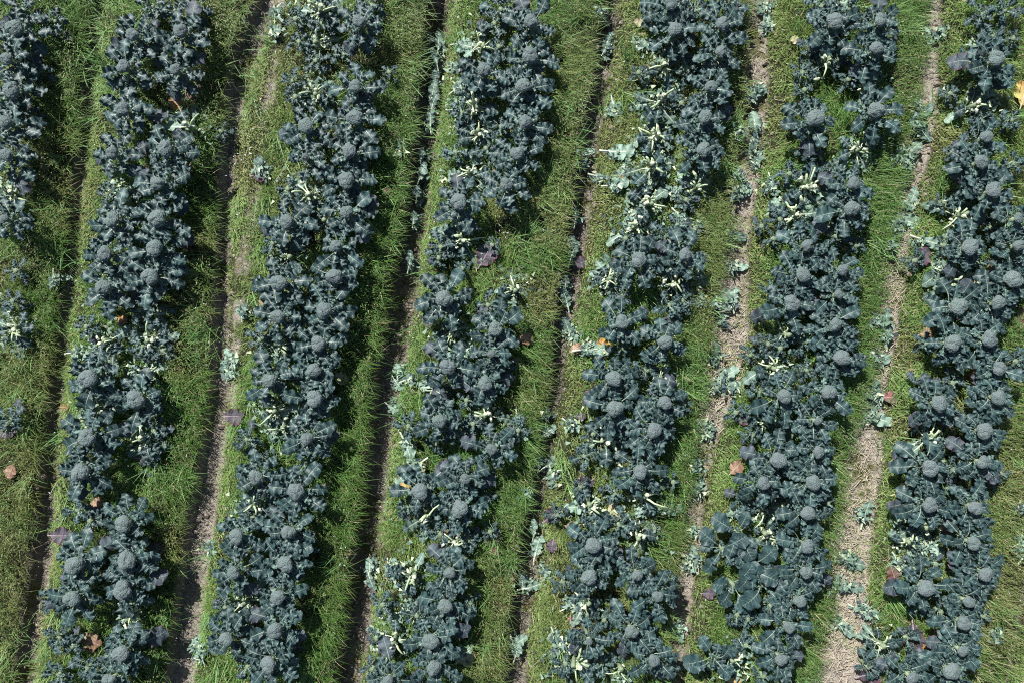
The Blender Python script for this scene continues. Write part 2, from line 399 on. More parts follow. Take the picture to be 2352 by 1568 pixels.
for k in range(6):
    r = random.Random(500 + k)
    LV['dark'].append(leaf_mesh('old_leaf', 500 + k, M['leaf_dark'], r.uniform(.27, .33), r.uniform(.055, .072), .44, r.uniform(34, 50), r.uniform(-45, -15), r.uniform(.010, .018), r.uniform(-.2, .3), .15, twist=r.uniform(-20, 20), wavy=2.6))
    LV['bigleaf'].append(leaf_mesh('broad_leaf', 550 + k, M['leaf'], r.uniform(.34, .40), r.uniform(.085, .10), .38, r.uniform(46, 60), r.uniform(-35, -8), r.uniform(.008, .013), r.uniform(.0, .2), .08, twist=r.uniform(-15, 15), wavy=2.4))

# ------------------------------------------------------------------ heads
def ico(sub):
    import bmesh
    bm = bmesh.new(); bmesh.ops.create_icosphere(bm, subdivisions=sub, radius=1)
    v = np.array([tuple(x.co) for x in bm.verts]); f = np.array([[x.index for x in q.verts] for q in bm.faces])
    bm.free(); return v, f
IV, IF = ico(6)
def head_mesh(seed):
    rs = np.random.RandomState(seed)
    v = IV.copy(); keep = v[:, 2] > -0.72
    ang = np.arctan2(v[:, 1], v[:, 0])
    outl = 1 + 0.06 * np.sin(2 * ang + rs.rand() * 6) + 0.045 * np.sin(3 * ang + rs.rand() * 6) + 0.035 * np.sin(5 * ang + rs.rand() * 6)
    # clustered florets: nearest-point cells on the dome
    def cells(n, rad):
        c = rs.randn(n, 3); c /= np.linalg.norm(c, axis=1)[:, None]
        d = v @ c.T; m = d.max(1); return np.clip(1 - (1 - m) / rad, -0.5, 1)
    big = cells(55, 0.05); sm = cells(900, 0.0045)
    rr = 1 + 0.060 * big + 0.022 * sm
    q = v * (rr * (outl))[:, None]
    q[:, 2] = np.where(q[:, 2] > 0, q[:, 2] * 0.62, q[:, 2] * 0.50)
    low = v[:, 2] < -0.1
    pull = np.clip((-0.1 - v[:, 2]) / 0.9, 0, 1)
    q[:, 0] *= 1 - 0.75 * pull; q[:, 1] *= 1 - 0.75 * pull
    f = IF[(v[IF][:, :, 2] > -0.95).all(1)]
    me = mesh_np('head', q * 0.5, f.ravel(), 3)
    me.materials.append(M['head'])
    return me
HEADS = [head_mesh(40 + k) for k in range(6)]     # diameter 1, scaled per plant

def tube_data(pts, rads, n=7, cap=True):
    vs, f, tot = [], [], []
    pts = [Vector(p) for p in pts]
    for i, p in enumerate(pts):
        d = (pts[min(i + 1, len(pts) - 1)] - pts[max(i - 1, 0)]).normalized()
        a = d.orthogonal().normalized() if abs(d.z) < 0.9 else Vector((1, 0, 0)); a = (a - d * a.dot(d)).normalized(); b = d.cross(a)
        for k in range(n):
            t = 2 * math.pi * k / n
            vs.append(tuple(p + (a * math.cos(t) + b * math.sin(t)) * rads[i]))
    for i in range(len(pts) - 1):
        for k in range(n):
            f += [i * n + k, i * n + (k + 1) % n, (i + 1) * n + (k + 1) % n, (i + 1) * n + k]; tot.append(4)
    if cap:
        f += list(range((len(pts) - 1) * n, len(pts) * n)); tot.append(n)
        f += list(range(n - 1, -1, -1)); tot.append(n)
    return vs, f, tot
def tube_mesh(name, pts, rads, mat, n=7, smooth_=True):
    vs, f, tot = tube_data(pts, rads, n)
    me = mesh_np(name, np.array(vs), np.array(f), tot, smooth_); me.materials.append(mat)
    return me
STEM = tube_mesh('stem', [(0, 0, -0.05), (0, 0, 0.05), (0.004, 0.003, 0.15), (0, 0, 0.30)], [.017, .016, .016, .02], M['stalk'], 9)
CUTSTEM = [tube_mesh('stem', [(0, 0, -0.05), (0, 0, 0.05), (0.006 * k, 0.004, 0.12), (0.008 * k, 0, 0.19)], [.018, .018, .020, .021], M['stalk'], 9) for k in range(3)]
PITH = []
for k in range(3):
    rs = random.Random(k)
    PITH.append(tube_mesh('cut_face', [(0.008 * k, 0, 0.17), (0.008 * k, 0, 0.197), (0.008 * k + .003, .002, 0.205)], [.016, .019, .012], M['pith'], 7, False))
PETI = []
for k in range(7):
    rs = random.Random(k + 70); L = rs.uniform(.07, .15); b = rs.uniform(-.03, .03)
    PETI.append(tube_mesh('leaf_stub', [(0.008, 0, 0), (L * .35, b * .3, L * .25), (L * .7, b * .8, L * .33), (L, b, L * .30)], [.011, .010, .009, .008], M['cream'], 7))
RIB = []
for k in range(4):
    rs = random.Random(k + 170); L = rs.uniform(.14, .22); b = rs.uniform(-.05, .05)
    RIB.append(tube_mesh('leaf_rib', [(0.008, 0, 0), (L * .35, b * .3, L * .16), (L * .7, b * .8, L * .14), (L, b, L * .02)], [.011, .009, .007, .005], M['greenrib'], 6))
PLUMP = []
for k in range(4):
    rs = random.Random(k + 90); L = rs.uniform(.04, .07)
    PLUMP.append(tube_mesh('cut_piece', [(0, 0, 0), (L * .4, rs.uniform(-.012, .012), .010), (L * .7, rs.uniform(-.01, .01), .006), (L, rs.uniform(-.015, .015), .0)], [.012, .016, .013, .006], M['cream' if k % 2 else 'pith'], 6, False))

def child(name, me, parent, loc=(0, 0, 0), rot=(0, 0, 0), s=1.0):
    o = bpy.data.objects.new(name, me); COL.objects.link(o); o.parent = parent
    o.location = loc; o.rotation_euler = rot; o.scale = (s, s, s) if np.isscalar(s) else s
    return o
def empty(name, loc, rz=0, sc=1.0):
    o = bpy.data.objects.new(name, None); o.empty_display_size = 0.1; COL.objects.link(o)
    o.location = loc; o.rotation_euler = (0, 0, rz); o.scale = (sc, sc, sc)
    return o

HZ = 0.37          # head height above the bed
def put_leaves(root, rng, kind, n, z, rad, sc, tilt=0.0, a0=None, name='leaf', mats=None):
    a = rng.uniform(0, 6.28) if a0 is None else a0
    for k in range(n):
        a += 2 * math.pi / n * rng.uniform(0.7, 1.3)
        me = rng.choice(LV[kind] if isinstance(kind, str) else rng.choice(kind))
        s = sc * rng.uniform(0.82, 1.14)
        child(name, me, root, (rad * math.cos(a), rad * math.sin(a), z + rng.uniform(-.012, .012)),
              (rng.uniform(-.25, .25), rng.uniform(-.14, .12) + tilt, a), s)

def broccoli_plant(u, v, d, rng, big=False):
    """u,v: photo position of the head, d: head diameter in tile pixels (x3)"""
    dia = d / 3 / PXM * (1 - HZ / CAM_H)
    x, y = P(u, v, HZ)
    zg = gz(x, y)
    root = empty('broccoli_plant', (x, y, zg))
    top = HZ - zg
    hs = dia * 1.02
    hd = child('head', rng.choice(HEADS), root, (0, 0, top - 0.31 * hs), (rng.uniform(-.18, .18), rng.uniform(-.18, .18), rng.uniform(0, 6.28)), hs)
    child('stem', STEM, root, (0, 0, 0), (0, 0, rng.uniform(0, 6)), (1, 1, (top - .06) / 0.3))
    f = min(1.12, max(0.68, 0.62 + dia * 2.9))
    k = 0.31 / 0.36
    put_leaves(root, rng, 'outer', rng.choice((6, 7, 8)), top - 0.195 * f, .012, f * .93)
    if rng.random() < 0.75: put_leaves(root, rng, 'dark', rng.choice((1, 2)), top - 0.24 * f, .012, f)
    put_leaves(root, rng, 'mid', rng.choice((5, 6, 7)), top - 0.17 * f, .014, f * 0.98)
    put_leaves(root, rng, 'inner', rng.choice((5, 6, 7)), top - 0.145 * f, hs * 0.2, f * (0.6 + dia * 2.6))
    return root

def leafy_plant(u, v, rng, size=1.0, kind='outer'):
    x, y = P(u, v, 0.22); zg = gz(x, y)
    root = empty('leafy_plant', (x, y, zg))
    child('stem', STEM, root, (0, 0, 0), (0, 0, 0), (1, 1, .55))
    if kind == 'big':
        put_leaves(root, rng, 'bigleaf', 4, 0.11, .012, size * 1.05, -0.1)
        put_leaves(root, rng, 'outer', 4, 0.14, .012, size * .9, -0.1)
    else:
        put_leaves(root, rng, 'outer', 4, 0.09, .012, size * .82)
        put_leaves(root, rng, 'mid', 5, 0.12, .012, size * .9)
        if rng.random() < .6: put_leaves(root, rng, 'dark', 1, 0.08, .012, size * .85)
    put_leaves(root, rng, 'inner', 4, 0.14, .006, size * .9)
    return root

# flat, torn leaves lying about
def fallen_mesh(seed, mat, L=.26, Wd=.055, ragged=0.5, stalk=.3):
    return leaf_mesh('fallen_leaf', seed, mat, L, Wd, stalk, 8, -8, .011, .12, ragged, nu=26, nv=11, twist=random.Random(seed).uniform(-25, 25), wavy=3.2, round_=.7, wr=.0065)
FALL = {}
for key, mt in (('pale', 'leaf_pale'), ('mid', 'leaf_mid')):
    FALL[key] = [fallen_mesh(700 + k, M[mt], random.Random(k).uniform(.22, .30), random.Random(k + 5).uniform(.035, .055), .55, random.Random(k + 9).uniform(.2, .4)) for k in range(6)]
for key, mt in (('blue', 'leaf'), ('purple', 'leaf_purple'), ('red', 'leaf_red'), ('yellow', 'leaf_yellow'), ('orange', 'leaf_orange'), ('brown', 'leaf_brown'), ('beige', 'leaf_beige'), ('dark', 'leaf_dark')):
    FALL[key] = [leaf_mesh('fallen_leaf', 800 + k, M[mt], .20, .068, .15, 14, -14, .010, .15, .14, nu=22, nv=11, wavy=2.6, round_=.62) for k in range(3)]

def stump(u, v, rng, size=1.0):
    x, y = P(u, v, 0.22); zg = gz(x, y)
    size *= 1.02
    root = empty('broccoli_stump', (x, y, zg))
    k = rng.randrange(3); zs = rng.uniform(1.0, 1.25)
    child('stem', CUTSTEM[k], root, (0, 0, 0), (rng.uniform(-.15, .15), rng.uniform(-.15, .15), 0), (1, 1, zs))
    child('cut_face', PITH[k], root, (0, 0, 0.19 * (zs - 1) + .004), (rng.uniform(-.15, .15), rng.uniform(-.15, .15), 0), size)
    a0 = rng.uniform(0, 6.28)
    for q in range(rng.choice((3, 4, 5, 6))):
        a = a0 + rng.gauss(0, 1.3) if rng.random() < .7 else rng.uniform(0, 6.28)
        me = rng.choice(RIB) if rng.random() < .3 else rng.choice(PETI)
        child('leaf_stub', me, root, (.012 * math.cos(a), .012 * math.sin(a), rng.uniform(.10, .21)), (rng.uniform(-.5, .5), rng.uniform(-.75, .5), a), (size * rng.uniform(.4, 1.05), size * rng.uniform(.7, 1.1), size))
    for q in range(rng.choice((3, 4, 5, 6))):
        child('cut_piece', rng.choice(PLUMP), root, (rng.gauss(0, .045), rng.gauss(0, .045), rng.uniform(.12, .22)), (rng.uniform(-.7, .7), rng.uniform(-.7, .7), rng.uniform(0, 6.28)), size * rng.uniform(.5, 1.0))
    for q in range(rng.choice((3, 4, 5))):
        a = rng.uniform(0, 6.28); me = rng.choice(FALL['pale'] + FALL['mid'] + FALL['mid'])
        child('leaf', me, root, (.03 * math.cos(a), .03 * math.sin(a), rng.uniform(.07, .14)), (rng.uniform(-.5, .5), rng.uniform(.05, .45), a), size * rng.uniform(.6, .95))
    for q in range(rng.choice((3, 4))):
        a = rng.uniform(0, 6.28)
        child('leaf', rng.choice(LV['mid']), root, (.012 * math.cos(a), .012 * math.sin(a), rng.uniform(.06, .1)), (0, rng.uniform(-.1, .2), a), size * rng.uniform(.8, 1.05))
    return root

NF = 0
def fallen(u, v, key, rng, L=1.0, deg=None, z=0.045):
    x, y = P(u, v, 0.03); zg = gz(x, y)
    me = rng.choice(FALL[key])
    a = R(deg) if deg is not None else rng.uniform(0, 6.28)
    o = bpy.data.objects.new('fallen_leaf', me); COL.objects.link(o)
    c = 0.12 * L
    o.location = (x - c * math.cos(a), y - c * math.sin(a), max(zg, -.11) + z)
    o.rotation_euler = (rng.uniform(-.15, .15), rng.uniform(-.12, .06), a); o.scale = (L, L, L)
    return o

# ------------------------------------------------------------------ where everything stands (tile pixels: 3 per photo pixel)
TX = [0, 588, 1176, 1764]; TY = [0, 522.6, 1045]
HD = {
 (0,0): [(75,178,110),(20,395,85),(50,610,110),(15,835,85),(22,1060,85),(895,228,85),(1228,200,90),(832,447,90),(1195,468,75),(828,745,90),(1125,1018,100),(755,1048,80),(1068,1260,90),(755,1508,100),(1063,1500,120),(10,1505,60)],
 (0,1): [(705,133,90),(675,585,85),(335,857,105),(672,800,105),(333,1075,45),(635,1035,95),(612,1238,105),(617,1457,85),(200,1525,95),(1572,470,90),(1395,1385,110),(1725,1265,85)],
 (0,2): [(130,133,90),(125,370,105),(78,578,100),(93,830,90),(35,1052,90),(1105,10,90),(1130,190,95),(1462,150,90),(1448,345,80),(1380,588,80),(1338,800,90),(1332,1022,100)],
 (0,3): [(480,130,105),(793,125,90),(765,320,90),(343,803,115),(765,750,105),(603,1258,80),(597,1432,100),(1600,390,105),(1525,935,80),(1493,1108,95),(1578,1303,100),(1745,1500,70)],
 (1,0): [(700,175,95),(1045,140,110),(1015,335,110),(690,410,100),(583,1038,120),(912,1188,120),(575,1450,115)],
 (1,1): [(545,125,80),(145,380,105),(530,335,105),(140,612,90),(458,572,105),(420,800,100),(387,985,95),(80,1055,95),(393,1182,110),(342,1457,80),(1293,490,110),(1648,700,95),(1318,960,105),(1620,870,50),(1578,1075,95),(1262,1335,90),(1625,1530,75)],
 (1,2): [(880,220,105),(1200,185,85),(765,650,95),(1063,790,95),(707,1042,105),(717,1250,110),(1060,1210,90),(987,1400,100)],
 (1,3): [(283,120,80),(258,325,100),(530,290,75),(497,460,60),(180,522,110),(480,670,90),(527,897,105),(437,1135,95),(125,1165,95),(355,1335,55),(362,1550,80),(1418,130,105),(1745,120,70),(1715,355,110),(1340,545,115),(1610,518,90),(1297,798,110),(1552,768,110),(1617,970,90),(1202,1213,105),(1612,1175,100),(1515,1405,105)],
 (2,0): [(527,125,115),(827,483,115),(487,770,120),(850,738,120),(475,1000,105),(822,943,120),(812,1382,110),(735,1565,90),(1615,568,100),(1597,820,85),(1543,1280,95),(1752,160,100)],
 (2,1): [(265,258,110),(213,540,95),(190,763,110),(140,990,100),(120,1223,105),(72,1460,110),(1125,257,105),(1440,168,70),(1403,378,110),(1332,817,75),(1300,1052,95),(1200,1297,105),(1222,1482,100),(905,1562,70)],
 (2,2): [(890,120,95),(565,633,105),(535,853,105),(868,835,75),(1010,980,75),(830,1228,90),(535,1290,45),(985,1427,80),(1745,200,90)],
 (2,3): [(87,42,105),(327,197,100),(290,408,95),(285,637,90),(275,817,85),(230,1015,80),(157,1195,75),(103,1420,80),(1141,97,110),(1503,52,85),(1135,350,100),(1450,370,90),(1438,615,90),(1523,830,95),(1115,930,110),(1402,1020,75),(1370,1168,90),(1360,1360,70),(1290,1505,110),(1010,1545,80)],
}
heads = [(TX[c] + px / 3, TY[r] + py / 3, d) for (r, c), L in HD.items() for px, py, d in L]
MID = [   # photo u of the line that splits each bed's two planting lines, by v
 [(0, 90), (1568, -130)], [(0, 362), (640, 285), (1568, 205)], [(0, 772), (195, 757), (900, 668), (1568, 562)], [(0, 1190), (190, 1160), (700, 1075), (1200, 1000), (1568, 935)],
 [(0, 1612), (590, 1520), (930, 1470), (1568, 1372)], [(0, 1978), (700, 1872), (1100, 1815), (1568, 1755)], [(0, 2370), (570, 2287), (1080, 2205), (1420, 2180), (1568, 2160)]]
FC = [FUR[i][0] for i in (0, 1, 2, 3, 4, 5)]
def bed_of(u, v):
    b = 0
    for f in FC:
        a = np.array(f)
        if u > np.interp(v, a[:, 0], a[:, 1]): b += 1
    return b
def line_of(u, v, b):
    a = np.array(MID[b]); return 'left' if u < np.interp(v, a[:, 0], a[:, 1]) else 'right'

GAPS = [(1440,235,75),(1500,330,55),(1440,420,90),(1500,490,45),(1390,930,0),(2120,1240,70),(1885,470,50),(1390,740,30),(1130,470,50),(1210,620,40),(280,1060,40),(1500,1215,50),(1460,1440,20),(1000,1300,45),(430,270,60),(2180,650,60)]
LEAFY = [  # (u, v, size, kind)
 (280,12,1,0),(340,5,1,0),(392,18,.9,0),(445,8,.9,0),(340,98,.85,0),(40,15,1,0),(90,20,.9,0),(75,155,.8,'d'),(115,40,.8,'d'),(60,265,.7,'d'),(490,288,.6,'d'),(290,445,.95,0),(235,440,.8,0),(200,715,.7,0),(185,750,.7,0),(310,712,.75,0),(352,720,.8,0),(315,795,.9,0),(365,805,.7,0),
 (45,715,.8,0),(10,965,.9,0),(25,620,.7,0),(15,690,.7,0),(282,935,.7,0),(262,1025,.9,0),(335,1050,.7,'d'),(235,870,.5,0),(190,1140,.8,0),(165,1175,.85,0),(195,1200,.7,0),(345,990,.8,0),
 (110,1385,.9,0),(125,1470,.9,0),(240,1440,.8,'d'),(155,1490,.8,0),(125,1555,.9,0),(190,1540,.8,0),(300,1470,.7,0),
 (672,35,.7,0),(790,5,.9,0),(850,5,.9,0),(735,45,.8,'big'),(680,88,.7,0),(718,130,.7,0),(785,115,.7,0),(895,122,.6,0),(890,158,.5,0),(665,178,.75,0),(672,215,.6,0),(830,240,.55,'d'),(745,215,.5,0),
 (655,430,.7,0),(702,560,.95,'d'),(725,480,.6,0),(620,555,.7,0),(688,690,.8,0),(700,740,.75,0),(590,780,.75,0),(700,850,.7,0),(640,900,.7,0),(545,950,.7,'d'),(560,1010,.8,0),(610,1060,.6,0),(690,1065,.7,0),(560,1130,.8,0),(655,1000,.55,0),
 (575,1190,.7,0),(640,1160,.8,0),(585,1285,.8,0),(700,1260,.6,0),(575,1400,.7,0),(510,1400,.8,0),(560,1445,.7,0),(480,1470,.5,0),(560,1540,.8,0),(660,1500,.55,0),
 (1090,15,.95,0),(1150,12,1,0),(1220,5,1,0),(1135,45,.9,'d'),(1245,90,.6,0),(1145,100,.6,0),(1060,250,.8,0),(1145,235,.9,0),(1080,195,.7,0),(1150,285,.7,0),(1045,345,.8,0),(1115,335,.8,0),(1155,330,.7,0),(1180,385,.5,0),
 (1010,565,.9,0),(1085,545,.6,0),(1090,635,.75,'d'),(1060,615,.5,'d'),(1130,560,.5,0),(1120,700,.8,0),(1005,590,.6,0),(1160,840,.6,0),(995,800,.7,0),(1100,900,.7,0),(1070,920,.6,0),(935,980,.8,'big'),(1050,1000,.8,0),(1085,975,.7,0),(1190,990,.75,0),(1165,1055,.6,0),(1000,1020,.6,0),(935,1165,.7,0),(1110,1100,.6,0),(1110,1150,.6,0),
 (1010,1230,.8,0),(938,1290,.6,0),(1070,1320,.7,'big'),(875,1395,.8,'big'),(955,1420,.8,'big'),(905,1455,.6,0),(860,1475,.5,0),(1080,1390,.6,'d'),(880,1530,.8,0),(850,1545,.6,0),(960,1550,.8,0),(1085,1490,.6,'d'),(1125,1225,.55,'d'),(1075,1245,.7,0),(1140,1020,.5,0),
 (1510,25,.9,0),(1600,15,1,0),(1680,10,.95,0),(1490,110,.7,0),(1580,150,.8,0),(1620,130,.7,0),(1470,160,.5,0),(1430,200,.6,'d'),(1520,265,.4,0),(1600,290,.6,0),(1570,230,.5,0),(1620,395,.8,0),(1580,455,.6,'d'),(1500,360,.6,0),(1445,390,.5,0),(1560,515,.8,0),(1480,540,.7,0),(1530,540,.9,0),(1440,545,.5,0),
 (1540,700,1,0),(1430,680,.7,'big'),(1570,690,.7,0),(1385,730,.6,'d'),(1430,800,.6,'d'),(1490,850,.7,0),(1380,860,.6,0),(1575,930,.6,0),(1365,1000,.5,0),(1430,1030,.7,0),(1345,1050,.8,0),(1500,1030,.6,0),(1550,1110,.5,'d'),(1415,1135,.75,0),(1335,1120,.5,'d'),(1505,1220,.5,0),
 (1285,1225,.7,0),(1280,1185,.6,'d'),(1370,1210,.8,0),(1425,1210,.8,0),(1295,1340,.7,'d'),(1400,1300,.7,0),(1450,1265,.8,0),(1540,1340,.6,'d'),(1545,1380,.5,0),(1390,1430,.6,'d'),(1430,1430,.6,0),(1500,1470,.6,0),(1385,1530,.8,0),(1300,1530,.7,0),(1340,1555,.8,0),(1420,1560,.6,0),(1545,1545,.6,0),
 (1895,5,.9,0),(1960,8,.9,0),(2040,5,.9,0),(1850,160,.7,'big'),(1958,175,.6,'big'),(2045,185,.7,0),(2000,100,.6,0),(1870,105,.8,0),(1930,130,.7,0),(1855,200,.6,0),(1990,150,.7,0),(1865,345,.7,0),(1920,355,.6,0),(2025,315,.4,'d'),(1820,395,.7,0),(1905,395,.8,0),(1800,500,.7,0),(1760,515,.5,0),(1885,475,.5,0),(1840,520,.7,0),(1930,540,.8,0),(1785,545,.5,0),
 (1830,600,.7,0),(1980,560,.5,0),(1880,600,.7,0),(1970,620,.6,0),(1780,660,.7,0),(1880,660,.7,0),(1880,700,.7,0),(1770,790,.7,'big'),(1850,785,.8,0),(1800,800,.6,0),(1735,815,.5,0),(1895,800,.5,0),(1700,950,.6,'d'),(1750,900,.7,0),(1860,850,.7,0),(1740,950,.7,0),(1850,960,.8,0),(1830,1000,.7,0),(1720,1040,.6,0),(1735,1000,.6,0),(1900,1000,.6,0),(1840,1075,.7,0),(1720,1150,.8,0),(1820,1150,.8,0),(1910,1160,.5,'d'),(1820,1210,.8,'big'),(1790,1250,.7,0),
 (1700,1230,1,'big'),(1665,1265,1,'big'),(1730,1310,1,'big'),(1690,1350,1,'big'),(1760,1350,1.05,'big'),(1700,1420,.8,0),(1780,1400,.8,0),(1850,1330,.7,0),(1645,1520,1,'big'),(1725,1430,.7,0),(1720,1490,.7,0),(1800,1450,.7,0),(1790,1500,.8,0),(1700,1545,.8,0),(1760,1560,.6,0),(1850,1400,.5,0),
 (2265,25,.9,0),(2320,15,.9,0),(2290,75,.8,0),(2340,80,.6,0),(2330,160,.7,'d'),(2235,130,.7,'big'),(2200,205,.6,'d'),(2265,270,.8,'big'),(2335,270,.7,0),(2210,350,.7,'d'),(2300,350,.8,0),(2230,420,.8,0),(2340,370,.8,'d'),(2310,470,.7,0),(2180,460,.5,0),(2290,520,.7,0),(2190,520,.6,0),(2180,560,.5,0),(2330,560,.7,0),(2260,600,.7,'big'),(2330,600,.7,0),
 (2120,595,.7,'d'),(2180,645,.7,0),(2270,690,.7,0),(2340,700,.7,0),(2140,790,.6,'d'),(2160,740,.5,0),(2250,740,.6,0),(2300,830,.7,0),(2345,830,.8,'d'),(2130,880,.7,'big'),(2200,880,.7,0),(2230,960,.6,0),(2110,950,.6,0),(2230,1030,.7,0),(2300,940,.7,0),(2130,1030,.7,0),(2200,1080,.7,0),(2310,1090,.6,'d'),(2090,1060,.6,0),(2200,1130,.7,0),(2220,1185,.7,'d'),(2290,1180,.5,0),(2190,1180,.6,0),(2290,1110,.6,0),
 (2200,1250,.6,'d'),(2270,1200,.6,0),(2110,1310,.6,'big'),(2160,1300,.5,'big'),(2090,1370,.7,'d'),(2120,1400,.8,'d'),(2170,1410,.7,0),(2300,1310,.4,0),(2230,1340,.6,'d'),(2270,1420,.5,0),(2210,1470,.7,0),(2090,1470,.8,'d'),(2150,1475,.6,0),(2010,1545,.7,'d'),(2050,1540,.6,0),(2110,1540,.8,0),(2150,1525,.8,0),(2190,1510,.7,0),(2240,1450,.6,0),(2230,1540,.6,0),
]
STUMPS = [(12,442,1.1),(20,757,1.1),(428,290,1.1),(275,445,.6),(283,460,.7),(233,782,1.0),(337,775,1.0),(330,860,.9),(212,940,.8),(323,1008,1.0),(298,1416,.7),(220,1545,.5),
 (730,15,1.2),(717,208,.9),(728,88,.6),(703,442,1.1),(750,500,.6),(638,792,1.0),(655,590,.7),(625,948,.9),(580,1157,1.0),(560,1385,.9),(640,985,.7),
 (1105,97,.9),(1088,238,1.2),(1097,303,1.0),(1080,398,1.0),(1060,548,1.0),(1182,662,.8),(1035,760,.9),(1115,957,1.0),(980,1190,1.0),(942,1325,1.1),(903,1477,1.0),(1045,1250,.9),(1000,895,.7),
 (1530,145,1.0),(1520,228,1.1),(1508,305,1.0),(1497,380,1.1),(1602,430,.9),(1490,460,1.0),(1465,520,1.1),(1553,650,1.0),(1400,640,.8),(1517,873,.8),(1395,1015,1.2),(1355,1165,1.0),(1482,1143,1.1),(1470,1235,.9),(1345,1388,.9),(1325,1522,1.2),(1425,1545,.6),
 (1923,8,1.0),(1900,138,.9),(1995,195,.8),(1977,340,.9),(1858,425,1.2),(1832,490,1.0),(1810,765,.6),(1783,843,1.0),(1768,1235,.7),(1760,1180,.7),(1688,1520,.9),(1760,970,.7),
 (2250,235,1.1),(2218,492,1.0),(2200,650,.8),(2145,1010,1.0),(2132,1208,1.1),(2035,1490,.8),(2100,1250,.8)]
